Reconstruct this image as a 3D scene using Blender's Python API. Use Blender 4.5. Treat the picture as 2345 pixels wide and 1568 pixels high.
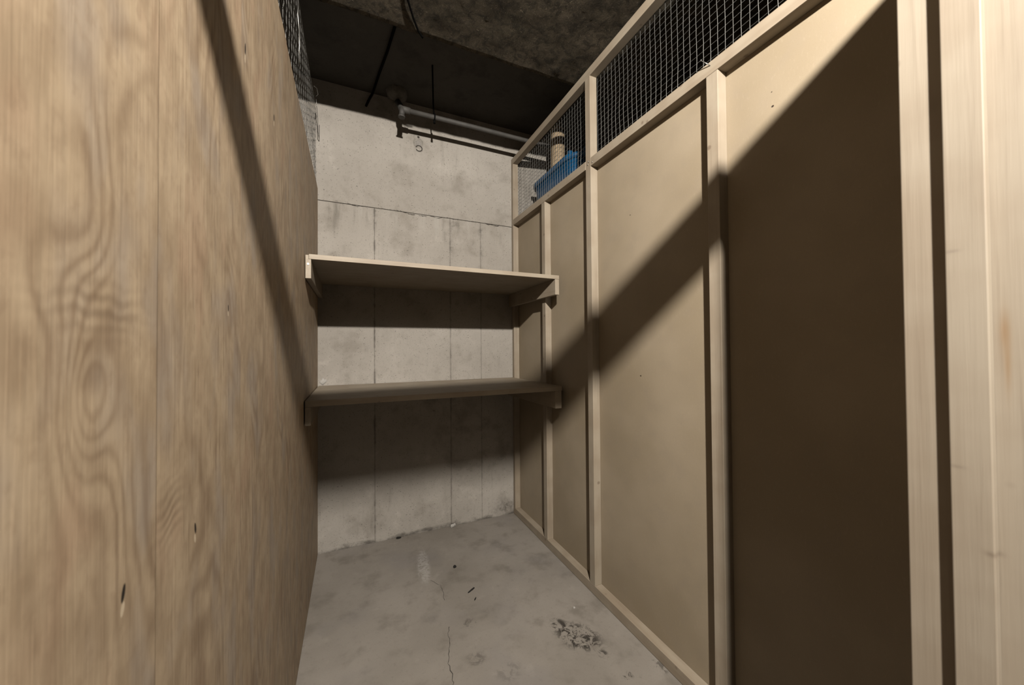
import bpy, bmesh, math, random
from mathutils import Matrix, Vector

# ------------------------------------------------------------------ scene, camera, light, exposure
for o in list(bpy.data.objects):
    bpy.data.objects.remove(o, do_unlink=True)
scene = bpy.context.scene
COL = scene.collection
random.seed(7)

W_PX, F_PX = 2345.0, 823.6
YAW, PITCH, ROLL, CAM_H = 0.4183, 0.0139, -0.0075, 1.18
fw = Vector((math.sin(YAW) * math.cos(PITCH), math.cos(YAW) * math.cos(PITCH), math.sin(PITCH)))
rt0 = Vector((math.cos(YAW), -math.sin(YAW), 0.0))
up0 = rt0.cross(fw)
rt = rt0 * math.cos(ROLL) + up0 * math.sin(ROLL)
up = -rt0 * math.sin(ROLL) + up0 * math.cos(ROLL)
cam_data = bpy.data.cameras.new('camera')
cam_data.sensor_width = 36.0
cam_data.sensor_fit = 'HORIZONTAL'
cam_data.lens = F_PX / W_PX * 36.0
cam_data.clip_start = 0.01
cam_data.dof.use_dof = True
cam_data.dof.focus_distance = 2.2
cam_data.dof.aperture_fstop = 6.5
cam = bpy.data.objects.new('camera', cam_data)
COL.objects.link(cam)
m3 = Matrix((rt, up, -fw)).transposed()
cam.matrix_world = Matrix.Translation((0, 0, CAM_H)) @ m3.to_4x4()
scene.camera = cam

world = bpy.data.worlds.new('world')
scene.world = world
world.use_nodes = True
world.node_tree.nodes['Background'].inputs[0].default_value = (0.003, 0.0027, 0.0024, 1)
world.node_tree.nodes['Background'].inputs[1].default_value = 1.0

# the one lamp of the corridor, hanging under the beam behind the locker door
ld = bpy.data.lights.new('corridor_lamp', 'POINT')
ld.energy = 566.0
ld.color = (1.0, 0.945, 0.870)
ld.shadow_soft_size = 0.024
lamp = bpy.data.objects.new('corridor_lamp', ld)
lamp.location = (0.10, -0.467, 2.392)
COL.objects.link(lamp)

scene.cycles.max_bounces = 5
scene.cycles.diffuse_bounces = 3
vs = scene.view_settings
vs.view_transform = 'Standard'
vs.look = 'None'
vs.gamma = 1.0
vs.use_curve_mapping = False
vs.exposure = 0.0

# ------------------------------------------------------------------ room measures (metres)
D = 2.358          # back wall
XL = -0.1785       # face of the left plywood
XF = 1.05          # front of the right studs
XP = 1.09          # face of the right hardboard
Z_SOFFIT, Z_CEIL, Y_SOFFIT = 2.55, 2.755, 1.578
Z_MID0, Z_MID1, Z_TOP0, Z_TOP1 = 2.050, 2.091, 2.492, 2.533
Z_PLY = 2.1126
Z_PLATE = 0.046


# ------------------------------------------------------------------ node helpers
class NT:
    def __init__(self, name, rough=0.8, spec=0.3, metal=0.0):
        self.mat = bpy.data.materials.new(name)
        self.mat.use_nodes = True
        self.t = self.mat.node_tree
        self.b = self.t.nodes['Principled BSDF']
        self.b.inputs['Roughness'].default_value = rough
        self.b.inputs['Specular IOR Level'].default_value = spec
        self.b.inputs['Metallic'].default_value = metal

    def n(self, typ, **kw):
        nd = self.t.nodes.new(typ)
        for k, v in kw.items():
            setattr(nd, k, v)
        return nd

    def put(self, sock, v):
        if v is None:
            return
        if isinstance(v, bpy.types.NodeSocket):
            self.t.links.new(v, sock)
        else:
            if isinstance(v, tuple) and len(v) == 3 and sock.type == 'RGBA':
                v = (*v, 1.0)
            sock.default_value = v

    def m(self, op, a, b=None, c=None, clamp=False):
        nd = self.n('ShaderNodeMath', operation=op, use_clamp=clamp)
        self.put(nd.inputs[0], a)
        self.put(nd.inputs[1], b)
        self.put(nd.inputs[2], c)
        return nd.outputs[0]

    def obj(self):
        return self.n('ShaderNodeTexCoord').outputs['Object']

    def xyz(self, v):
        s = self.n('ShaderNodeSeparateXYZ')
        self.put(s.inputs[0], v)
        return s.outputs[0], s.outputs[1], s.outputs[2]

    def vec(self, x, y, z):
        c = self.n('ShaderNodeCombineXYZ')
        for i, v in enumerate((x, y, z)):
            self.put(c.inputs[i], v)
        return c.outputs[0]

    def scaled(self, v, s):
        x, y, z = self.xyz(v)
        return self.vec(self.m('MULTIPLY', x, s[0]), self.m('MULTIPLY', y, s[1]), self.m('MULTIPLY', z, s[2]))

    def noise(self, v, scale=1.0, detail=3.0, rough=0.5, dist=0.0):
        nd = self.n('ShaderNodeTexNoise')
        self.put(nd.inputs['Vector'], v)
        nd.inputs['Scale'].default_value = scale
        nd.inputs['Detail'].default_value = detail
        nd.inputs['Roughness'].default_value = rough
        nd.inputs['Distortion'].default_value = dist
        return nd.outputs[0]

    def ramp(self, f, lo, hi, a=0.0, b=1.0):
        nd = self.n('ShaderNodeMapRange', interpolation_type='SMOOTHSTEP')
        self.put(nd.inputs[0], f)
        nd.inputs[1].default_value = lo
        nd.inputs[2].default_value = hi
        nd.inputs[3].default_value = a
        nd.inputs[4].default_value = b
        return nd.outputs[0]

    def mix(self, f, a, b, blend='MIX'):
        nd = self.n('ShaderNodeMix', data_type='RGBA', blend_type=blend)
        self.put(nd.inputs[0], f)
        self.put(nd.inputs[6], a)
        self.put(nd.inputs[7], b)
        return nd.outputs[2]

    def rand(self):
        return self.n('ShaderNodeObjectInfo').outputs['Random']

    def blob(self, u, v, cu, cv, su, sv, tilt=0.0):
        """gaussian spot of half-widths su, sv around (cu, cv)"""
        du = self.m('SUBTRACT', u, cu)
        dv = self.m('SUBTRACT', v, cv)
        if tilt:
            c, s = math.cos(tilt), math.sin(tilt)
            a = self.m('ADD', self.m('MULTIPLY', du, c), self.m('MULTIPLY', dv, s))
            dv = self.m('SUBTRACT', self.m('MULTIPLY', dv, c), self.m('MULTIPLY', du, s))
            du = a
        a = self.m('MULTIPLY', du, 1.0 / su)
        b = self.m('MULTIPLY', dv, 1.0 / sv)
        a2 = self.m('MULTIPLY', a, a)
        return self.m('EXPONENT', self.m('MULTIPLY', self.m('MULTIPLY_ADD', b, b, a2), -1.0))

    def bump(self, h, strength=0.3, dist=0.002, prev=None):
        nd = self.n('ShaderNodeBump')
        nd.inputs['Strength'].default_value = strength
        nd.inputs['Distance'].default_value = dist
        self.put(nd.inputs['Height'], h)
        if prev is not None:
            self.put(nd.inputs['Normal'], prev)
        return nd.outputs[0]

    def done(self, col, normal=None, rough=None):
        self.put(self.b.inputs['Base Color'], col)
        if normal is not None:
            self.put(self.b.inputs['Normal'], normal)
        if rough is not None:
            self.put(self.b.inputs['Roughness'], rough)
        return self.mat


ALBEDO, SAT = 0.62, 0.80          # swatches below are picked from lit surfaces; the bare surfaces are darker


def tone(albedo, sat):
    global ALBEDO, SAT
    ALBEDO, SAT = albedo, sat


def lin(r, g, b, sat=None):
    sat = SAT if sat is None else sat
    f = lambda c: (c / 255 / 12.92) if c <= 10 else ((c / 255 + 0.055) / 1.055) ** 2.4
    c = [f(r), f(g), f(b)]
    l = 0.3 * c[0] + 0.6 * c[1] + 0.1 * c[2]
    return tuple((l + (v - l) * sat) * ALBEDO for v in c)


# ------------------------------------------------------------------ materials
def make_plywood():
    k = NT('plywood', 0.62, 0.35)
    p = k.obj()
    x, y, z = k.xyz(p)
    r = k.rand()
    off = k.m('MULTIPLY', r, 37.0)
    n = k.noise(k.vec(off, k.m('MULTIPLY', y, 4.2), k.m('MULTIPLY', z, 1.25)), 1.0, 2.0, 0.45, 0.35)
    wob = k.noise(k.vec(off, k.m('MULTIPLY', y, 16.0), k.m('MULTIPLY', z, 9.0)), 1.0, 2.0, 0.5)
    n = k.m('ADD', n, k.m('MULTIPLY', wob, 0.07))
    for cy, cz, sy, sz, a in ((0.375, 1.150, 0.030, 0.055, 0.26), (0.372, 1.225, 0.055, 0.035, 0.10),
                              (0.520, 0.985, 0.035, 0.060, 0.16), (0.396, 1.400, 0.04, 0.10, 0.10),
                              (0.705, 1.246, 0.03, 0.10, 0.12), (1.000, 1.60, 0.06, 0.22, 0.12),
                              (1.55, 1.5, 0.10, 0.3, 0.15), (0.62, 1.45, 0.05, 0.2, 0.12)):
        n = k.m('ADD', n, k.m('MULTIPLY', k.blob(y, z, cy, cz, sy, sz), a))
    ring = k.m('ADD', k.m('MULTIPLY', k.m('SINE', k.m('MULTIPLY', n, 120.0)), 0.5), 0.5)
    ring = k.m('POWER', ring, 1.8)
    fade = k.ramp(k.noise(k.vec(off, k.m('MULTIPLY', y, 9.0), k.m('MULTIPLY', z, 4.0)), 1.0, 2.0), 0.40, 0.68)
    ring = k.m('MULTIPLY', ring, fade)
    # tight ripples pressed up beside the knots
    ph = k.m('ADD', k.m('MULTIPLY', z, 520.0), k.m('ADD', k.m('MULTIPLY', wob, 26.0), k.m('MULTIPLY', y, -45.0)))
    rip = k.m('ADD', k.m('MULTIPLY', k.m('SINE', ph), 0.5), 0.5)
    rmask = k.m('ADD', k.blob(y, z, 0.385, 1.213, 0.055, 0.020), k.blob(y, z, 0.508, 1.005, 0.028, 0.034), None, True)
    rip = k.m('MULTIPLY', rip, rmask)
    fine = k.noise(k.vec(off, k.m('MULTIPLY', y, 230.0), k.m('MULTIPLY', z, 9.0)), 1.0, 3.0, 0.6, 0.4)
    blotch = k.noise(k.vec(off, k.m('MULTIPLY', y, 22.0), k.m('MULTIPLY', z, 15.0)), 1.0, 4.0, 0.6)
    tint = k.noise(k.vec(off, k.m('MULTIPLY', y, 10.0), k.m('MULTIPLY', z, 5.0)), 1.3, 2.0, 0.5)
    col = k.mix(k.ramp(blotch, 0.3, 0.7), lin(172, 146, 112), lin(196, 170, 134))
    col = k.mix(k.ramp(tint, 0.50, 0.72, 0.0, 0.55), col, lin(166, 152, 138))
    col = k.mix(k.ramp(tint, 0.28, 0.46, 0.40, 0.0), col, lin(186, 148, 114))
    col = k.mix(k.m('MULTIPLY', ring, 0.48), col, lin(130, 101, 70))
    col = k.mix(k.m('MULTIPLY', rip, 0.50), col, lin(118, 92, 64))
    mott = k.noise(k.vec(off, k.m('MULTIPLY', y, 75.0), k.m('MULTIPLY', z, 48.0)), 1.0, 3.0, 0.6)
    col = k.mix(k.ramp(mott, 0.50, 0.72, 0.0, 0.30), col, lin(146, 118, 88))
    near = k.ramp(y, 0.40, 0.62, 0.20, 1.0)      # the sheets further in are coarser grained
    col = k.mix(k.m('MULTIPLY', k.ramp(fine, 0.52, 0.72, 0.0, 0.52), near), col, lin(124, 97, 68))
    col = k.mix(k.m('MULTIPLY', k.ramp(fine, 0.30, 0.44, 0.30, 0.0), near), col, lin(214, 192, 158))
    # darker knot hearts
    for cy, cz, sy, sz, a in ((0.375, 1.158, 0.012, 0.012, 0.45), (0.378, 1.105, 0.012, 0.02, 0.2), (0.376, 1.182, 0.02, 0.006, 0.25)):
        col = k.mix(k.m('MULTIPLY', k.blob(y, z, cy, cz, sy, sz), a), col, lin(112, 82, 54))
    # small open chips in the veneer, dark with a paler torn lower edge
    for cy, cz, sy, sz, tl in ((0.418, 0.973, 0.0030, 0.0085, -0.25), (0.576, 0.957, 0.003, 0.008, 0.2),
                               (0.803, 1.738, 0.004, 0.012, 0.0), (0.704, 1.246, 0.0022, 0.006, 0.2),
                               (1.072, 1.768, 0.005, 0.010, 0.0)):
        c = k.ramp(k.blob(y, z, cy, cz, sy, sz, tl), 0.35, 0.55)
        d = k.ramp(k.blob(y, z, cy - 0.001, cz - sz * 1.5, sy, sz * 0.8, tl), 0.35, 0.55, 0.0, 0.8)
        col = k.mix(d, col, lin(226, 204, 170))
        col = k.mix(c, col, lin(38, 26, 16))
    nrm = k.bump(fine, 0.22, 0.0012)
    return k.done(col, nrm)


def make_hardboard():
    k = NT('hardboard', 0.6, 0.35)
    p = k.obj()
    big = k.noise(p, 2.2, 3.0, 0.55)
    mid = k.noise(p, 14.0, 3.0, 0.6)
    fine = k.noise(p, 420.0, 2.0, 0.7)
    x, y, z = k.xyz(p)
    fib = k.noise(k.vec(x, k.m('MULTIPLY', y, 160.0), k.m('MULTIPLY', z, 60.0)), 1.0, 2.0, 0.6)
    col = k.mix(k.ramp(big, 0.3, 0.7), lin(166, 144, 106), lin(182, 160, 124))
    col = k.mix(k.ramp(mid, 0.45, 0.75, 0.0, 0.3), col, lin(164, 144, 116))
    col = k.mix(k.ramp(fine, 0.55, 0.75, 0.0, 0.22), col, lin(128, 106, 74))
    col = k.mix(k.ramp(fib, 0.56, 0.75, 0.0, 0.18), col, lin(196, 174, 138))
    for cy, cz, s in ((0.621, 1.858, 0.0040), (0.623, 1.90, 0.002), (1.145, 1.059, 0.004), (1.195, 1.744, 0.003)):
        col = k.mix(k.ramp(k.blob(y, z, cy, cz, s, s * 0.8), 0.3, 0.6), col, lin(60, 42, 26))
    return k.done(col, k.bump(fine, 0.12, 0.0008))


def make_pine(name, axis, light=1.0, stain=False):
    k = NT(name, 0.6, 0.35)
    p = k.obj()
    r = k.rand()
    s = [34.0, 34.0, 34.0]
    s[axis] = 1.4
    f = [190.0, 190.0, 190.0]
    f[axis] = 5.0
    sh = k.n('ShaderNodeVectorMath', operation='ADD')
    k.put(sh.inputs[0], p)
    k.put(sh.inputs[1], k.vec(k.m('MULTIPLY', r, 7.0), k.m('MULTIPLY', r, 3.0), k.m('MULTIPLY', r, 11.0)))
    q = sh.outputs[0]
    grain = k.noise(k.scaled(q, s), 1.0, 3.0, 0.55, 0.3)
    fine = k.noise(k.scaled(q, f), 1.0, 3.0, 0.6)
    blot = k.noise(q, 9.0, 3.0, 0.5)
    c = lambda *a: tuple(v * light * 0.86 for v in lin(*a))
    col = k.mix(k.ramp(blot, 0.3, 0.7), c(204, 176, 134), c(216, 192, 152))
    col = k.mix(k.ramp(grain, 0.48, 0.72, 0.0, 0.45), col, c(184, 152, 108))
    col = k.mix(k.ramp(fine, 0.52, 0.75, 0.0, 0.25), col, c(160, 130, 92))
    vor = k.n('ShaderNodeTexVoronoi')
    k.put(vor.inputs['Vector'], q)
    vor.inputs['Scale'].default_value = 11.0
    knot = k.ramp(vor.outputs['Distance'], 0.05, 0.11, 0.55, 0.0)
    col = k.mix(knot, col, c(138, 100, 62))
    if stain:
        x, y, z = k.xyz(p)
        for cy, cz, sy, sz, a, cc in ((0.1345, 1.192, 0.0034, 0.020, 0.95, (186, 140, 72)), (0.1332, 1.160, 0.0022, 0.03, 0.85, (190, 146, 80)),
                                      (0.167, 1.284, 0.006, 0.002, 0.35, (140, 118, 92)), (0.18, 1.461, 0.006, 0.012, 0.2, (150, 130, 100)),
                                      (0.167, 1.044, 0.006, 0.002, 0.35, (140, 116, 88)), (0.144, 0.958, 0.005, 0.003, 0.5, (140, 110, 76))):
            col = k.mix(k.m('MULTIPLY', k.blob(y, z, cy, cz, sy, sz), a), col, lin(*cc))
    return k.done(col, k.bump(fine, 0.25, 0.001))


def make_concrete(name, kind):
    k = NT(name, 0.85, 0.25)
    p = k.obj()
    x, y, z = k.xyz(p)
    big = k.noise(p, 1.6, 4.0, 0.55)
    mid = k.noise(p, 7.0, 5.0, 0.6)
    fine = k.noise(p, 60.0, 4.0, 0.65)
    grit = k.noise(p, 320.0, 2.0, 0.6)
    if kind == 'wall':
        a, b, c = lin(190, 181, 168), lin(210, 201, 188), lin(160, 150, 136)
    elif kind == 'floor':
        a, b, c = lin(160, 150, 137), lin(180, 170, 157), lin(134, 124, 111)
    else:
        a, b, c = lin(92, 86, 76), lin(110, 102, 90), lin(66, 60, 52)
    col = k.mix(k.ramp(big, 0.32, 0.68), a, b)
    col = k.mix(k.ramp(mid, 0.48, 0.72, 0.0, 0.62), col, c)
    col = k.mix(k.ramp(mid, 0.26, 0.42, 0.35, 0.0), col, tuple(min(1, v * 1.25) for v in b))
    col = k.mix(k.ramp(fine, 0.55, 0.75, 0.0, 0.35), col, c)
    col = k.mix(k.ramp(grit, 0.62, 0.74, 0.0, 0.45), col, tuple(v * 0.55 for v in c))
    if kind == 'wall':
        col = k.mix(k.ramp(k.noise(k.vec(k.m('MULTIPLY', x, 55.0), 0.0, k.m('MULTIPLY', z, 3.0)), 1.0, 3.0, 0.6), 0.55, 0.75, 0.0, 0.10), col, lin(130, 122, 110))
        pit = k.noise(p, 150.0, 2.0, 0.5)
        col = k.mix(k.ramp(pit, 0.66, 0.72, 0.0, 0.7), col, lin(84, 77, 68))
        low = k.ramp(z, 2.04, 2.05, 1.0, 0.0)
        rag = k.noise(k.vec(0.0, 0.0, z), 14.0, 4.0, 0.6)
        for sx_, w_, t_ in ((0.126, 0.006, 0.75), (0.600, 0.006, 0.42), (0.815, 0.005, 0.38)):
            g_ = k.blob(x, z, k.m('ADD', sx_ - 0.003, k.m('MULTIPLY', rag, 0.006)), 1.0, w_, 50.0)
            col = k.mix(k.m('MULTIPLY', k.m('MULTIPLY', g_, low), k.ramp(k.noise(p, 11.0, 4.0, 0.65), 0.40, 0.66, 0.05, t_)), col, lin(96, 88, 78))
        for cx, cz, r_, a_ in ((0.394, 2.508, 0.030, 0.45), (0.398, 2.474, 0.022, 0.5)):
            rr = k.m('SQRT', k.m('ADD', k.m('POWER', k.m('ABSOLUTE', k.m('SUBTRACT', x, cx)), 2.0), k.m('POWER', k.m('ABSOLUTE', k.m('SUBTRACT', z, cz)), 2.0)))
            ringm = k.m('MULTIPLY', k.ramp(rr, r_ * 0.55, r_ * 0.85), k.ramp(rr, r_ * 0.95, r_ * 1.3, 1.0, 0.0))
            col = k.mix(k.m('MULTIPLY', k.m('MULTIPLY', ringm, k.ramp(fine, 0.35, 0.6, 0.35, 1.0)), a_), col, lin(104, 97, 87))
        # damp runs under the pour joint and grime along the foot
        run = k.noise(k.vec(k.m('MULTIPLY', x, 15.0), 0.0, k.m('MULTIPLY', z, 2.2)), 1.0, 4.0, 0.6)
        band = k.m('MULTIPLY', k.ramp(z, 1.80, 2.04), k.ramp(z, 2.045, 2.06, 1.0, 0.0))
        col = k.mix(k.m('MULTIPLY', k.ramp(run, 0.50, 0.68), k.m('MULTIPLY', band, 0.50)), col, lin(104, 98, 88))
        col = k.mix(k.m('MULTIPLY', k.ramp(run, 0.30, 0.44, 1.0, 0.0), k.m('MULTIPLY', band, 0.45)), col, lin(206, 200, 188))
        col = k.mix(k.ramp(run, 0.60, 0.74, 0.0, 0.22), col, lin(120, 112, 100))
        foot = k.noise(k.vec(k.m('MULTIPLY', x, 9.0), 3.0, k.m('MULTIPLY', z, 14.0)), 1.0, 5.0, 0.65)
        edge = k.m('SUBTRACT', k.ramp(z, 0.0, 0.085, 1.0, 0.0), k.m('MULTIPLY', foot, 1.55))
        col = k.mix(k.ramp(edge, -0.05, 0.40, 0.0, 0.75), col, lin(70, 62, 54))
        smear = k.m('MULTIPLY', k.blob(x, z, 0.985, 0.060, 0.07, 0.045), k.ramp(fine, 0.38, 0.62, 0.3, 1.0))
        col = k.mix(k.m('MULTIPLY', smear, 0.7), col, lin(84, 76, 68))
        for cx, cz, sx, sz, t in ((0.63, 2.01, 0.035, 0.022, 0.55), (0.815, 1.985, 0.02, 0.035, 0.55), (0.61, 1.86, 0.015, 0.05, 0.4),
                                  (0.82, 1.83, 0.012, 0.06, 0.4), (0.13, 1.98, 0.012, 0.06, 0.4)):
            col = k.mix(k.m('MULTIPLY', k.m('MULTIPLY', k.blob(x, z, cx, cz, sx, sz), k.ramp(fine, 0.35, 0.6)), t), col, lin(92, 86, 78))
    if kind == 'floor':
        vein = k.noise(p, 26.0, 5.0, 0.72, 1.6)
        ink = k.ramp(vein, 0.47, 0.57)
        for cx, cy, sx, sy, t, tl in ((0.842, 1.250, 0.100, 0.070, 0.95, -0.9), (0.80, 1.335, 0.035, 0.04, 0.9, 0.0), (0.88, 1.14, 0.02, 0.02, 0.8, 0.0),
                                      (0.905, 1.027, 0.022, 0.018, 0.85, 0.0), (1.035, 1.01, 0.02, 0.035, 0.55, 0.0),
                                      (0.46, 1.50, 0.03, 0.03, 0.45, 0.0), (0.43, 1.32, 0.035, 0.03, 0.40, 0.0), (0.52, 1.22, 0.05, 0.04, 0.3, 0.0)):
            msk = k.m('MULTIPLY', k.ramp(k.blob(x, y, cx, cy, sx, sy, tl), 0.18, 0.7), ink)
            col = k.mix(k.m('MULTIPLY', msk, t), col, lin(62, 55, 47))
        msk = k.m('MULTIPLY', k.ramp(k.blob(x, y, 0.352, 2.00, 0.036, 0.17, -0.10), 0.2, 0.75), k.m('MULTIPLY', k.ramp(vein, 0.38, 0.54), k.ramp(fine, 0.34, 0.54, 0.3, 1.0)))
        col = k.mix(k.m('MULTIPLY', msk, 0.75), col, lin(212, 206, 196))
        cool = k.ramp(k.noise(p, 2.7, 3.0, 0.5), 0.5, 0.7, 0.0, 0.35)
        col = k.mix(cool, col, lin(150, 143, 140))
    h = k.m('ADD', k.m('MULTIPLY', fine, 0.6), k.m('MULTIPLY', grit, 0.4))
    return k.done(col, k.bump(h, 0.35, 0.002))


def make_sprayed():
    k = NT('sprayed_lining', 0.95, 0.15)
    p = k.obj()
    big = k.noise(p, 2.0, 4.0, 0.6)
    mid = k.noise(p, 24.0, 5.0, 0.7, 0.8)
    fib = k.noise(p, 120.0, 4.0, 0.75, 1.6)
    col = k.mix(k.ramp(big, 0.3, 0.7), lin(104, 92, 68), lin(136, 120, 94))
    col = k.mix(k.ramp(mid, 0.40, 0.64, 0.0, 0.75), col, lin(58, 53, 40))
    col = k.mix(k.ramp(fib, 0.57, 0.68, 0.0, 0.7), col, lin(204, 184, 152))
    n1 = k.bump(mid, 0.8, 0.016)
    return k.done(col, k.bump(fib, 1.0, 0.008, n1))


def plain(name, c, rough=0.5, metal=0.0, spec=0.4, var=0.15, scale=30.0):
    k = NT(name, rough, spec, metal)
    f = k.noise(k.obj(), scale, 3.0, 0.6)
    col = k.mix(k.ramp(f, 0.3, 0.7), tuple(v * (1 - var) for v in c), tuple(min(1.0, v * (1 + var)) for v in c))
    return k.done(col)


tone(0.620, 0.86)
M_PLY = make_plywood()
tone(0.530, 0.70)
M_HARD = make_hardboard()
tone(0.422, 0.62)
M_PINE_Z = make_pine('pine_upright', 2)
M_PINE_Y = make_pine('pine_lengthwise', 1)
M_PINE_X = make_pine('pine_crosswise', 0)
tone(0.367, 0.60)
M_JAMB = make_pine('pine_jamb', 2, 1.0, True)
tone(0.435, 0.85)
M_WALL = make_concrete('wall_concrete', 'wall')
tone(0.422, 0.85)
M_FLOOR = make_concrete('floor_concrete', 'floor')
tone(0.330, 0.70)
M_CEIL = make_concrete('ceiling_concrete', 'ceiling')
tone(0.449, 0.75)
M_SPRAY = make_sprayed()
tone(0.422, 0.80)
M_WIRE = plain('galvanised_wire', lin(176, 174, 168), 0.42, 0.75)
M_STEEL = plain('painted_pipe', lin(84, 80, 74), 0.7, 0.0)
M_BLACK = plain('black_cable', lin(16, 15, 14), 0.9, 0.0, 0.05)
M_DARK = plain('dark_dirt', lin(34, 28, 22), 0.9)
M_GAP = plain('joint_dirt', lin(74, 66, 57), 0.95)
M_PLASTER = plain('white_plaster', lin(214, 208, 198), 0.9)
M_PATCH = plain('grey_filler', lin(176, 168, 158), 0.9)
M_BLUE = plain('blue_plastic', lin(16, 92, 142, 1.0), 0.35, 0.0, 0.5, 0.08)
M_CARD = plain('tan_cardboard', lin(206, 176, 132), 0.75, 0.0, 0.3, 0.1, 60)
M_FOAM = plain('grey_foam', lin(128, 120, 108), 0.95)
M_NAIL = plain('bright_nail', lin(190, 186, 178), 0.35, 0.8)


# ------------------------------------------------------------------ mesh helpers
def add_box(bm, x0, x1, y0, y1, z0, z1, bev=0.0):
    r = bmesh.ops.create_cube(bm, size=1.0)
    vs_ = r['verts']
    bmesh.ops.scale(bm, vec=(x1 - x0, y1 - y0, z1 - z0), verts=vs_)
    bmesh.ops.translate(bm, vec=((x0 + x1) / 2, (y0 + y1) / 2, (z0 + z1) / 2), verts=vs_)
    if bev:
        ed = list({e for v in vs_ for e in v.link_edges})
        bmesh.ops.bevel(bm, geom=ed, offset=bev, segments=2, affect='EDGES', profile=0.5)


def link(name, mesh, mat, parent=None):
    o = bpy.data.objects.new(name, mesh)
    if mat:
        mesh.materials.append(mat)
    COL.objects.link(o)
    if parent:
        o.parent = parent
    return o


def from_bm(name, bm, mat, parent=None, smooth=False):
    me = bpy.data.meshes.new(name)
    bm.to_mesh(me)
    bm.free()
    if smooth:
        for f in me.polygons:
            f.use_smooth = True
    return link(name, me, mat, parent)


def box(name, x0, x1, y0, y1, z0, z1, mat, parent=None, bev=0.0):
    bm = bmesh.new()
    add_box(bm, x0, x1, y0, y1, z0, z1, bev)
    return from_bm(name, bm, mat, parent)


class Tubes:
    """polylines swept with an n-gon, collected in one mesh"""
    def __init__(self):
        self.v, self.f = [], []

    def add(self, pts, r, n=4, cap=True):
        pts = [Vector(p) for p in pts]
        base = len(self.v)
        prev = None
        for i, p in enumerate(pts):
            d = (pts[min(i + 1, len(pts) - 1)] - pts[max(i - 1, 0)]).normalized()
            if prev is None:
                a = Vector((1, 0, 0)) if abs(d.x) < 0.8 else Vector((0, 1, 0))
                u = (a - d * a.dot(d)).normalized()
            else:
                u = (prev - d * prev.dot(d)).normalized()
            prev = u
            w = d.cross(u)
            rr = r[i] if isinstance(r, (list, tuple)) else r
            for j in range(n):
                t = 2 * math.pi * (j + 0.5) / n
                self.v.append(p + (u * math.cos(t) + w * math.sin(t)) * rr)
        for i in range(len(pts) - 1):
            for j in range(n):
                a, b = base + i * n + j, base + i * n + (j + 1) % n
                self.f.append((a, b, b + n, a + n))
        if cap:
            self.f.append(tuple(base + j for j in reversed(range(n))))
            e = base + (len(pts) - 1) * n
            self.f.append(tuple(e + j for j in range(n)))

    def build(self, name, mat, parent=None, smooth=True):
        me = bpy.data.meshes.new(name)
        me.from_pydata([tuple(v) for v in self.v], [], self.f)
        me.update()
        if smooth:
            for p in me.polygons:
                p.use_smooth = len(p.vertices) == 4
        return link(name, me, mat, parent)


def tag(o, label=None, cat=None, group=None, kind=None):
    for k, v in (('label', label), ('category', cat), ('group', group), ('kind', kind)):
        if v:
            o[k] = v
    return o


def empty(name, label, cat, kind=None, group=None, loc=(0, 0, 0)):
    o = bpy.data.objects.new(name, None)
    o.empty_display_size = 0.1
    o.location = loc
    COL.objects.link(o)
    return tag(o, label, cat, group, kind)


# ------------------------------------------------------------------ floor, back wall, ceiling
floor = box('floor', -1.9, 3.2, -1.75, D + 0.15, -0.12, 0.0, M_FLOOR)
tag(floor, 'bare grey concrete floor with dark stains and a hairline crack', 'floor', kind='structure')


def ribbon(name, pts, w, z, mat, parent):
    """a shallow ragged strip lying on the floor (crack)"""
    bm = bmesh.new()
    L, R = [], []
    for i, (x, y) in enumerate(pts):
        a = Vector(pts[min(i + 1, len(pts) - 1)]) - Vector(pts[max(i - 1, 0)])
        nx, ny = -a.y / a.length, a.x / a.length
        ww = w * random.uniform(0.45, 1.2) / 2
        L.append(bm.verts.new((x + nx * ww, y + ny * ww, z)))
        R.append(bm.verts.new((x - nx * ww, y - ny * ww, z)))
    for i in range(len(pts) - 1):
        bm.faces.new((L[i], R[i], R[i + 1], L[i + 1]))
    bmesh.ops.recalc_face_normals(bm, faces=bm.faces)
    if bm.faces and bm.faces[0].normal.z < 0:
        bmesh.ops.reverse_faces(bm, faces=bm.faces)
    return from_bm(name, bm, mat, parent)


def wander(keys, step=0.012, amp=0.004):
    out = []
    for a, b in zip(keys[:-1], keys[1:]):
        n = max(1, int((Vector(b) - Vector(a)).length / step))
        for i in range(n):
            t = i / n
            out.append((a[0] + (b[0] - a[0]) * t + random.uniform(-amp, amp), a[1] + (b[1] - a[1]) * t + random.uniform(-amp, amp)))
    out.append(keys[-1])
    return out


ribbon('crack', wander([(0.363, 1.86), (0.403, 1.797), (0.398, 1.74), (0.394, 1.685)]), 0.0022, 0.0006, M_GAP, floor)
ribbon('crack', wander([(0.372, 1.52), (0.363, 1.485), (0.352, 1.42), (0.324, 1.344), (0.330, 1.30), (0.322, 1.252), (0.33, 1.12), (0.31, 0.9)]), 0.0026, 0.0006, M_GAP, floor)

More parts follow.
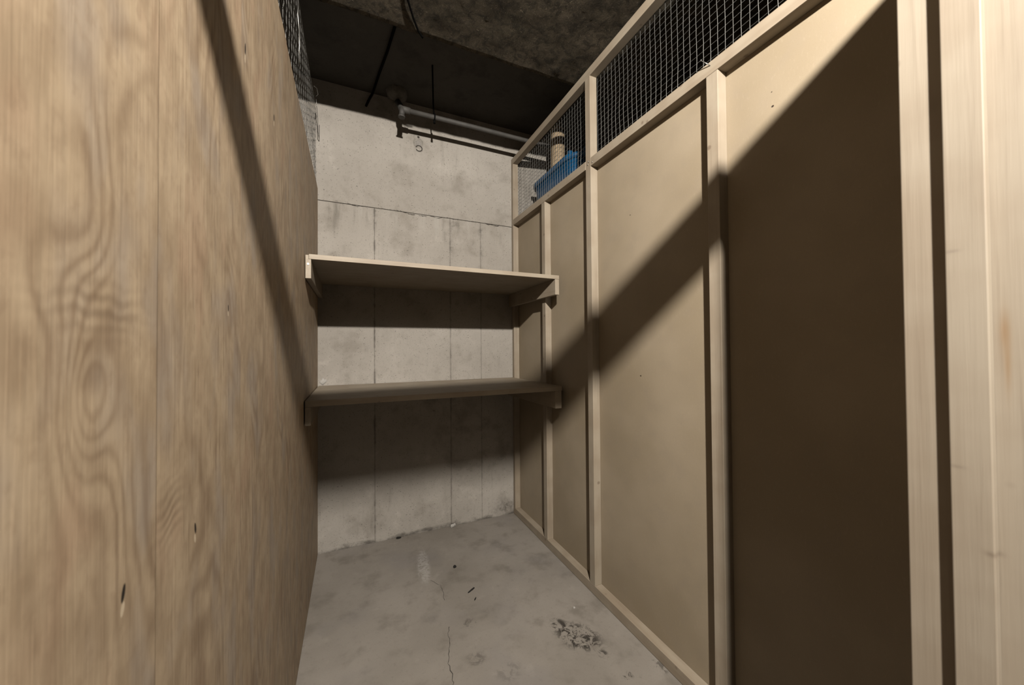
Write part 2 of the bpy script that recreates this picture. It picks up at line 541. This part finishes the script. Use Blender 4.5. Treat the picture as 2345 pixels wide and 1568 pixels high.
back = empty('wall_back', 'grey board-marked concrete back wall behind the two shelves', 'wall', 'structure')
box('core', -1.9, 3.2, D + 0.0035, D + 0.15, 0.0, Z_CEIL + 0.1, M_GAP, back)
GAP = 0.0014
zj = 2.047
seams = [-1.9, -1.0, XL - 0.06, 0.126, 0.600, 0.815, 1.30, 1.9, 2.5, 3.2]
for a, b in zip(seams[:-1], seams[1:]):
    # each formwork panel stands a hair differently
    dy = random.uniform(-0.0008, 0.0008)
    bm = bmesh.new()
    add_box(bm, a + GAP * 0.35, b - GAP * 0.35, D + dy, D + 0.02, 0.0, zj - GAP, 0.0008)
    from_bm('formwork_panel', bm, M_WALL, back)
for a, b in ((-1.9, XL - 0.06), (XL - 0.06, 1.30), (1.30, 3.2)):
    bm = bmesh.new()
    add_box(bm, a + GAP / 2, b - GAP / 2, D - 0.002, D + 0.02, zj + GAP, Z_CEIL + 0.1, 0.0012)
    from_bm('formwork_panel', bm, M_WALL, back)
# ragged crumbling line of the pour joint
tb = Tubes()
x, zz = XL, zj
while x < 1.25:
    pts_, rad_ = [], []
    for _ in range(random.randint(5, 14)):
        pts_.append((x, D - 0.0005, zz))
        rad_.append(random.uniform(0.0006, 0.0026))
        x += random.uniform(0.006, 0.013)
        zz += random.uniform(-0.0035, 0.0035) - (zz - zj) * 0.12
    tb.add(pts_, rad_, 5)
    x += random.choice((0.0, 0.0, 0.012))
j = tb.build('joint_crumb', M_GAP, back)
tag(j, 'dark crumbling pour joint', kind='stuff')


def disc(name, c, r, h, mat, parent, axis='Y', seg=18, wob=0.12, dome=0.5):
    """an uneven low lump facing -axis"""
    bm = bmesh.new()
    rings = [(1.0, 0.0), (0.86, 0.7 * h), (0.5, h), (0.0, h * (1 + 0.1 * dome))]
    k = [1 + random.uniform(-wob, wob) for _ in range(seg)]
    prev = None
    for s, d in rings:
        row = []
        for i in range(seg if s else 1):
            t = 2 * math.pi * i / seg
            u, v = math.cos(t) * r * s * k[i], math.sin(t) * r * s * k[i]
            row.append(bm.verts.new((c[0] + u, c[1] - d, c[2] + v) if axis == 'Y' else (c[0] + u, c[1] + v, c[2] - d if axis == '-Z' else c[2] + d)))
        if prev:
            for i in range(seg):
                if len(row) > 1:
                    bm.faces.new((prev[i], prev[(i + 1) % seg], row[(i + 1) % seg], row[i]))
                else:
                    bm.faces.new((prev[i], prev[(i + 1) % seg], row[0]))
        prev = row
    bmesh.ops.recalc_face_normals(bm, faces=bm.faces)
    return from_bm(name, bm, mat, parent, True)


disc('filled_tie_hole', (0.394, D - 0.001, 2.508), 0.021, 0.004, M_PATCH, back)
tb = Tubes()
tb.add([(0.397 + 0.020 * math.cos(t), D - 0.003, 2.474 + 0.018 * math.sin(t)) for t in [i * math.pi / 7 - 2.6 for i in range(13)]], 0.0028, 6)
tb.build('filler_ring', M_GAP, back)
disc('filled_tie_hole', (0.394, D - 0.001, 2.548), 0.008, 0.003, M_GAP, back)

disc('plaster_patch', (XL + 0.024, D - 0.001, 0.990), 0.018, 0.004, M_PLASTER, back, wob=0.3)
ceil = empty('ceiling', 'dark concrete ceiling with a low rough-sprayed beam', 'ceiling', 'structure')
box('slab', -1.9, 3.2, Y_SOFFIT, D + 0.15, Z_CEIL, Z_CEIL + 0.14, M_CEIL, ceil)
# rough sprayed soffit of the beam: a gridded, lumpy underside
bm = bmesh.new()
nx, ny = 150, 70
x0, x1, y0, y1 = -0.75, 2.3, 0.2, Y_SOFFIT
from mathutils import noise as mn
g = []
for jy in range(ny + 1):
    row = []
    for ix in range(nx + 1):
        X = x0 + (x1 - x0) * ix / nx
        Y = y0 + (y1 - y0) * jy / ny
        edge = min(ix, nx - ix, jy) / 4.0
        amp = min(1.0, edge)
        dz = (mn.noise(Vector((X * 9, Y * 9, 1.7))) * 0.004 + mn.noise(Vector((X * 32, Y * 32, 4.1))) * 0.003) * amp
        dy = mn.noise(Vector((X * 14, 3.3, 0.4))) * 0.006 if jy == ny else 0
        row.append(bm.verts.new((X, Y + dy, Z_SOFFIT + dz)))
    g.append(row)
for jy in range(ny):
    for ix in range(nx):
        bm.faces.new((g[jy][ix], g[jy + 1][ix], g[jy + 1][ix + 1], g[jy][ix + 1]))
top = [bm.verts.new((v.co.x, v.co.y, Z_CEIL + 0.1)) for v in g[ny]]
for ix in range(nx):
    bm.faces.new((g[ny][ix], top[ix], top[ix + 1], g[ny][ix + 1]))
from_bm('beam_lining', bm, M_SPRAY, ceil, True)
box('beam', -1.9, 3.2, -1.75, Y_SOFFIT - 0.012, Z_SOFFIT + 0.006, Z_CEIL + 0.14, M_SPRAY, ceil)

# ------------------------------------------------------------------ left plywood partition
left = empty('wall_left', 'grained plywood side partition with wire mesh along its top', 'wall', 'structure')
ys = [0.03, 0.474, 0.774, 1.262, D - 0.002]
for i, (a, b) in enumerate(zip(ys[:-1], ys[1:])):
    dx = -0.0011 * i
    bm = bmesh.new()
    add_box(bm, XL - 0.012, XL + dx, a + 0.0009, b - 0.0009, 0.004, Z_PLY)
    from_bm('plywood_sheet', bm, M_PLY, left)
for y in (0.10, 0.80, 1.60, 2.30):
    box('stud', XL - 0.052, XL - 0.014, y, y + 0.038, 0.0, Z_PLY - 0.004, M_PINE_Z, left, 0.001)
box('mid_rail', XL - 0.0525, XL - 0.0145, 0.141, 0.797, Z_PLY - 0.045, Z_PLY - 0.004, M_PINE_Y, left, 0.001)


def wire_mesh(name, X, ya, yb, za, zb, pitch, parent, pitch_z=0.0232, r=0.0008, jit=0.0012, seed=1, bulge=0.004, zig=0.0):
    rnd = random.Random(seed)
    ny_, nz_ = int((yb - ya) / pitch), int((zb - za) / pitch_z)
    sy, sz = (yb - ya) / ny_, (zb - za) / nz_
    P = {}
    for i in range(ny_ + 1):
        for jz in range(nz_ + 1):
            b = math.sin(i * 0.37 + seed) * math.sin(jz * 0.5 + i * 0.11) * bulge
            P[i, jz] = (X + b * 0.6, ya + i * sy + (zig if (i + jz) % 2 else -zig) + rnd.uniform(-jit, jit) + math.sin(jz * 0.8 + i * 0.21) * jit * 0.8,
                        za + jz * sz + rnd.uniform(-jit, jit))
    t = Tubes()
    for i in range(ny_ + 1):
        pts = [P[i, jz] for jz in range(nz_ + 1)]
        t.add(pts, r, 4)
    for jz in range(nz_ + 1):
        t.add([(p[0] + r * 1.4, p[1], p[2]) for p in (P[i, jz] for i in range(ny_ + 1))], r * 0.72, 4)
    o = t.build(name, M_WIRE, parent)
    o['kind'] = 'stuff'
    return o


wire_mesh('wire_mesh', XL - 0.0125, 0.35, D - 0.012, Z_PLY - 0.03, Z_TOP1 + 0.014, 0.056, left, pitch_z=0.030, r=0.0010, jit=0.0020, seed=5, bulge=0.003, zig=0.007)
# loose bent wire ends of the mesh
tb = Tubes()
tb.add([(XL + 0.002, 1.455, 2.47), (XL + 0.004, 1.462, 2.40), (XL + 0.007, 1.425, 2.34), (XL + 0.007, 1.47, 2.315), (XL + 0.006, 1.478, 2.27), (XL + 0.004, 1.49, 2.235), (XL + 0.001, 1.51, 2.22)], 0.0016, 6)
tb.build('bent_wire', M_NAIL, left)
tb = Tubes()
tb.add([(XL + 0.001, 2.20, 2.54), (XL + 0.003, 2.225, 2.50), (XL + 0.004, 2.262, 2.47), (XL + 0.004, 2.275, 2.40), (XL + 0.006, 2.33, 2.39), (XL + 0.006, 2.342, 2.48)], 0.0016, 6)
tb.add([(XL, 2.08, 2.53), (XL + 0.012, 2.10, 2.535), (XL + 0.016, 2.125, 2.52), (XL + 0.006, 2.13, 2.51)], 0.0011, 6)
tb.build('bent_wire', M_NAIL, left)

# ------------------------------------------------------------------ right framed partition
right = empty('wall_right', 'framed hardboard partition with pine studs and wire mesh along its top', 'wall', 'structure')
B = 0.0014
box('bottom_plate', XF, XP, 0.19, D - 0.003, 0.0015, Z_PLATE, M_PINE_Y, right, B)
for (a, b, z1) in ((0.757, 0.797, Z_MID0), (1.415, 1.455, Z_TOP0), (1.868, 1.908, Z_MID0), (2.325, D - 0.004, Z_TOP0), (0.148, 0.188, Z_TOP0)):
    box('stud', XF, XP, a, b, Z_PLATE if a > 0.18 else 0.0015, z1, M_PINE_Z, right, B)
for a, b in ((0.190, 1.4135), (1.4565, 2.3235)):
    box('mid_rail', XF - 0.0005, XP, a, b, Z_MID0, Z_MID1, M_PINE_Y, right, B)
box('top_rail', XF, XP, 0.148, D - 0.004, Z_TOP0, Z_TOP1, M_PINE_Y, right, B)
for a, b in ((0.148, 0.777), (0.777, 1.435), (1.435, 1.888), (1.888, D - 0.004)):
    dx = random.uniform(0, 0.0005)
    box('hardboard_sheet', XP + dx, XP + 0.006, a + 0.0006, b - 0.0006, 0.003, Z_MID1 - 0.004, M_HARD, right)
wire_mesh('wire_mesh', XP + 0.0075, 0.16, 1.445, Z_MID0 + 0.02, Z_TOP1 - 0.012, 0.0262, right, r=0.0011, jit=0.0007, seed=2, bulge=0.003)
wire_mesh('wire_mesh', XP + 0.0095, 1.432, D - 0.008, Z_MID0 + 0.02, Z_TOP1 - 0.012, 0.0262, right, r=0.0011, jit=0.0009, seed=3, bulge=0.003)
tb = Tubes()
tb.add([(XF - 0.022, 0.796, 2.098), (XF + 0.004, 0.778, 2.074)], 0.0013, 6)
tb.add([(XF - 0.0225, 0.7965, 2.0985), (XF - 0.024, 0.797, 2.0993)], 0.0030, 8)
tb.build('nail', M_NAIL, right)
for y_, z_ in ((1.436, 2.066), (1.430, 2.078), (2.34, 2.06), (1.40, 2.062)):
    tb = Tubes()
    tb.add([(XF - 0.0022, y_, z_), (XF + 0.003, y_, z_)], 0.0028, 8)
    tb.build('nail', M_NAIL, right)

# ------------------------------------------------------------------ door frame and front wall
front = empty('wall_front', 'pale pine door frame with a thin stop strip, nearest thing to the lens', 'wall', 'structure')
box('jamb', 0.6258, 0.664, 0.045, 0.2102, 0.0, 1.998, M_JAMB, front, 0.0012)
box('door_stop', 0.6147, 0.6258, 0.1420, 0.1720, 0.0, 1.998, M_JAMB, front, 0.0012)
# unseen header, its sloped top shaped to fit the shadow lines on the walls
for nm, xa, xb in (('header', XL - 0.05, 0.90), ('header', 0.9005, 2.9), ('header', XL - 1.7, XL - 0.0505)):
    bm = bmesh.new()
    add_box(bm, xa, xb, 0.070, 0.112, 1.996, 2.10)
    for v in bm.verts:
        if v.co.z > 2.05:
            v.co.z = 2.058 + 0.050 * min(max(v.co.x, XL - 0.05), 0.90)
    from_bm(nm, bm, M_PINE_X, front)
box('front_panel', 0.6645, 2.9, 0.085, 0.091, 0.0, 1.997, M_HARD, front)

# ------------------------------------------------------------------ shelves
def shelf(label, yf, z0, z1, xl0, bl, br):
    s = empty('shelf', label, 'shelf', None, 'plank shelves against the concrete wall', (0.436, 2.03, z0))
    inv = Matrix.Translation((-0.436, -2.03, -z0))

    def part(name, bm, mat):
        o = from_bm(name, bm, mat, s)
        o.data.transform(inv)
        return o
    bm = bmesh.new()
    add_box(bm, xl0, XF - 0.0008, yf, D - 0.004, z0, z1, 0.0012)
    part('board', bm, M_PINE_X)
    bm = bmesh.new()
    add_box(bm, XL + 0.001, XL + bl[0], yf + bl[1], D - 0.004, z0 - bl[2], z0 - 0.0004, 0.0012)
    if xl0 > XL + 0.008:
        add_box(bm, XL + 0.001, xl0 - 0.0006, yf + bl[1] + 0.0005, D - 0.004, z0 - 0.004, z1 - 0.004, 0.0012)
    part('bracket', bm, M_PINE_Y)
    bm = bmesh.new()
    add_box(bm, XF - br[0], XF - 0.001, yf + br[1], D - 0.004, z0 - br[2], z0 - 0.0004, 0.0012)
    part('bracket', bm, M_PINE_Y)
    return s


s1 = shelf('upper pine plank shelf whose front edge is brightly lit', 1.710, 1.556, 1.577, XL + 0.0135, (0.022, 0.001, 0.081), (0.026, 0.001, 0.086))
s2 = shelf('lower pine plank shelf lying mostly in shadow', 1.692, 0.942, 0.967, XL + 0.0015, (0.022, 0.004, 0.078), (0.040, 0.004, 0.096))
tb = Tubes()
tb.add([(XL + 0.011 - 0.436, 1.709 - 2.03, 1.535 - 1.556), (XL + 0.011 - 0.436, 1.714 - 2.03, 1.535 - 1.556)], 0.0045, 10)
tb.build('nail', M_NAIL, s1)

# ------------------------------------------------------------------ pipe under the ceiling
pipe = empty('water_pipe', 'thin grey pipe running under the ceiling along the back wall', 'pipe', loc=(0.26, 2.13, 2.557))
PY, PZ = 2.13, 2.557


def local(pts, o):
    return [Vector(p) - o.location for p in pts]


tb = Tubes()
tb.add(local([(0.285, PY, PZ), (0.7, PY, PZ + 0.002), (1.04, PY, PZ), (2.6, PY, PZ - 0.004)], pipe), 0.0130, 16)
tb.build('tube', M_STEEL, pipe)
tb = Tubes()
tb.add(local([(0.262, 2.335, Z_CEIL - 0.02), (0.262, 2.18, PZ + 0.045), (0.262, 2.15, PZ + 0.016), (0.266, 2.137, PZ + 0.005), (0.276, PY, PZ + 0.001), (0.31, PY, PZ)], pipe), 0.0175, 16)
tb.build('elbow', M_STEEL, pipe)
tb = Tubes()
tb.add(local([(0.266, PY, PZ + 0.004), (0.262, PY - 0.002, PZ - 0.040)], pipe), [0.016, 0.0145], 14)
tb.add(local([(0.262, PY - 0.002, PZ - 0.040), (0.2615, PY - 0.002, PZ - 0.050)], pipe), [0.019, 0.019], 14)
tb.build('drain_plug', M_STEEL, pipe)
tb = Tubes()
tb.add(local([(0.447, PY - 0.004, PZ + 0.014), (0.440, 2.11, PZ + 0.06), (0.410, 1.985, Z_CEIL - 0.001)], pipe), 0.0045, 8)
tb.add(local([(0.450 + 0.0, PY + 0.0185 * math.cos(t), PZ + 0.0185 * math.sin(t)) for t in [i * math.pi / 8 for i in range(17)]], pipe), 0.0045, 6)
tb.add(local([(0.45, PY, PZ - 0.02), (0.45, PY, PZ - 0.036)], pipe), 0.007, 8)
tb.build('hanger', M_BLACK, pipe)
f = disc('foam_collar', (0.255, 2.285, Z_CEIL), 0.062, 0.040, M_FOAM, pipe, '-Z', 22, 0.18)
f.data.transform(Matrix.Translation(-pipe.location))

# ------------------------------------------------------------------ unseen hood over the corridor lamp, added to keep its uplight off the beam
fit = empty('added_lamp_hood', 'unseen dark hood added over the corridor lamp to block its uplight', 'lamp', loc=(0.10, -0.467, Z_SOFFIT + 0.006))
tb = Tubes()
tb.add([(0, 0, -0.085), (0, 0, 0.0)], 0.008, 10)
tb.add([(0, 0, -0.006), (0, 0, 0.0)], 0.04, 20)
tb.build('stem', M_BLACK, fit)
tb = Tubes()
tb.add([(0, 0, -0.144), (0, 0, -0.120), (0, 0, -0.085)], [0.085, 0.060, 0.028], 28)
tb.build('uplight_blocker', M_BLACK, fit)

# ------------------------------------------------------------------ cables
def cable(label, pts, r):
    o = Vector(pts[0])
    t = Tubes()
    fine = []
    for a, b in zip(pts[:-1], pts[1:]):
        for i in range(5):
            fine.append(Vector(a).lerp(Vector(b), i / 5) - o)
    fine.append(Vector(pts[-1]) - o)
    t.add(fine, r, 8)
    c = t.build('cable', M_BLACK, None)
    c.location = o
    return tag(c, label, 'cable', 'black cables on the ceiling')


cable('black cable stapled to the underside of the rough beam', [(0.16, 1.25, 2.543), (0.196, 1.42, 2.5425), (0.232, 1.50, 2.5425), (0.262, 1.555, 2.5415), (0.285, 1.585, 2.546)], 0.0042)
cable('black cable crossing the dark recess down to the top of the concrete wall',
      [(0.20, 1.60, 2.74), (0.196, 1.78, 2.747), (0.170, 1.98, 2.743), (0.142, 2.16, 2.746), (0.115, 2.33, 2.735), (0.098, 2.348, 2.71), (0.079, 2.3495, 2.662)], 0.0068)

# ------------------------------------------------------------------ neighbouring locker: tote and tube seen through the mesh
ns = empty('storage_shelf', 'pine shelf beyond the mesh that carries the blue plastic tub', 'shelf', loc=(1.5, 2.0, 2.0))
for nm, a in (('board', (1.12, 2.0, 1.70, D - 0.006, 1.966, 1.986)), ('bracket', (1.16, 1.185, 1.74, D - 0.006, 1.89, 1.9655)), ('bracket', (1.90, 1.925, 1.74, D - 0.006, 1.89, 1.9655))):
    o = box(nm, *a, M_PINE_X, ns, 0.001)
    o.data.transform(Matrix.Translation(-ns.location))

tub = empty('storage_tub', 'deep blue plastic storage tub behind the wire mesh', 'tub', loc=(1.320, 1.972, 1.9865))


def rr_ring(bm, hx, hy, z, rad, seg=6):
    vs_ = []
    for cx, cy, a0 in ((hx - rad, hy - rad, 0), (-hx + rad, hy - rad, 90), (-hx + rad, -hy + rad, 180), (hx - rad, -hy + rad, 270)):
        for i in range(seg + 1):
            t = math.radians(a0 + 90 * i / seg)
            vs_.append(bm.verts.new((cx + rad * math.cos(t), cy + rad * math.sin(t), z)))
    return vs_


def loft(bm, rings, cap0=False, cap1=False):
    for a, b in zip(rings[:-1], rings[1:]):
        n = len(a)
        for i in range(n):
            bm.faces.new((a[i], a[(i + 1) % n], b[(i + 1) % n], b[i]))
    if cap0:
        bm.faces.new(list(reversed(rings[0])))
    if cap1:
        bm.faces.new(rings[-1])


bm = bmesh.new()
hx, hy, hz = 0.170, 0.275, 0.315
loft(bm, [rr_ring(bm, hx - 0.025, hy - 0.03, 0, 0.075), rr_ring(bm, hx - 0.012, hy - 0.014, 0.2, 0.09), rr_ring(bm, hx, hy, hz - 0.02, 0.10),
          rr_ring(bm, hx - 0.004, hy - 0.004, hz - 0.02, 0.096), rr_ring(bm, hx - 0.016, hy - 0.018, 0.2, 0.086), rr_ring(bm, hx - 0.029, hy - 0.034, 0.004, 0.071)], True, True)
from_bm('body', bm, M_BLUE, tub, True)
bm = bmesh.new()
loft(bm, [rr_ring(bm, hx + 0.001, hy + 0.001, hz - 0.03, 0.101), rr_ring(bm, hx + 0.012, hy + 0.012, hz - 0.028, 0.112), rr_ring(bm, hx + 0.014, hy + 0.014, hz - 0.006, 0.114),
          rr_ring(bm, hx + 0.010, hy + 0.010, hz, 0.11), rr_ring(bm, hx - 0.004, hy - 0.004, hz, 0.096), rr_ring(bm, hx - 0.005, hy - 0.005, hz - 0.02, 0.095)])
from_bm('rim', bm, M_BLUE, tub, True)
for px_, py_ in ((-0.158, -0.212), (-0.100, -0.283)):
    bm = bmesh.new()
    add_box(bm, px_ - 0.012, px_ + 0.012, py_ - 0.010, py_ + 0.010, hz - 0.030, hz + 0.020, 0.003)
    from_bm('latch', bm, M_BLUE, tub)

roll = empty('cardboard_tube', 'tan cardboard tube standing upright in the blue tub', 'tube', loc=(1.252, 2.046, 1.992))
tb = Tubes()
tb.add([(0, 0, 0.0), (0.002, 0.0, 0.42), (0.003, 0.0, 0.70)], 0.046, 24)
tb.build('wall_roll', M_CARD, roll)
tb = Tubes()
tb.add([(0.0028, 0.0, 0.62), (0.0029, 0.0, 0.64)], 0.0468, 24)
tb.build('tape_band', M_CARD, roll)


# ------------------------------------------------------------------ crumbs on the floor
def lump(name, label, c, s, mat, seed, rotz=0.0):
    rnd = random.Random(seed)
    bm = bmesh.new()
    bmesh.ops.create_icosphere(bm, subdivisions=2, radius=1.0)
    for v in bm.verts:
        v.co *= 1 + rnd.uniform(-0.22, 0.22)
        v.co.z = max(v.co.z, -0.75)
        v.co = Vector((v.co.x * s[0], v.co.y * s[1], (v.co.z + 0.75) * s[2]))
    o = from_bm(name, bm, mat)
    o.location = c
    o.rotation_euler = (0, 0, rotz)
    return tag(o, label, 'debris')


lump('dirt_crumb', 'small black crumb on the floor beside the white smear', (0.502, 1.912, 0), (0.0085, 0.009, 0.006), M_DARK, 1)
lump('wood_splinter', 'thin dark splinter lying in the middle of the floor', (0.527, 1.697, 0), (0.026, 0.0045, 0.003), M_DARK, 2, 0.55)
lump('wood_chip', 'tiny dark chip just in front of the dark splinter', (0.527, 1.632, 0), (0.010, 0.003, 0.0025), M_DARK, 3, 0.9)
lump('plaster_flake', 'white plaster flake at the foot of the concrete wall', (0.606, D - 0.016, 0), (0.020, 0.009, 0.013), M_PLASTER, 4, 0.2)
lump('dirt_clump', 'flat dark dirt clump at the foot of the concrete wall', (0.262, D - 0.012, 0), (0.015, 0.008, 0.006), M_DARK, 5)
lump('grey_pebble', 'tiny pale pebble on the floor near the framed partition', (0.915, 1.39, 0), (0.005, 0.005, 0.004), M_PLASTER, 6)
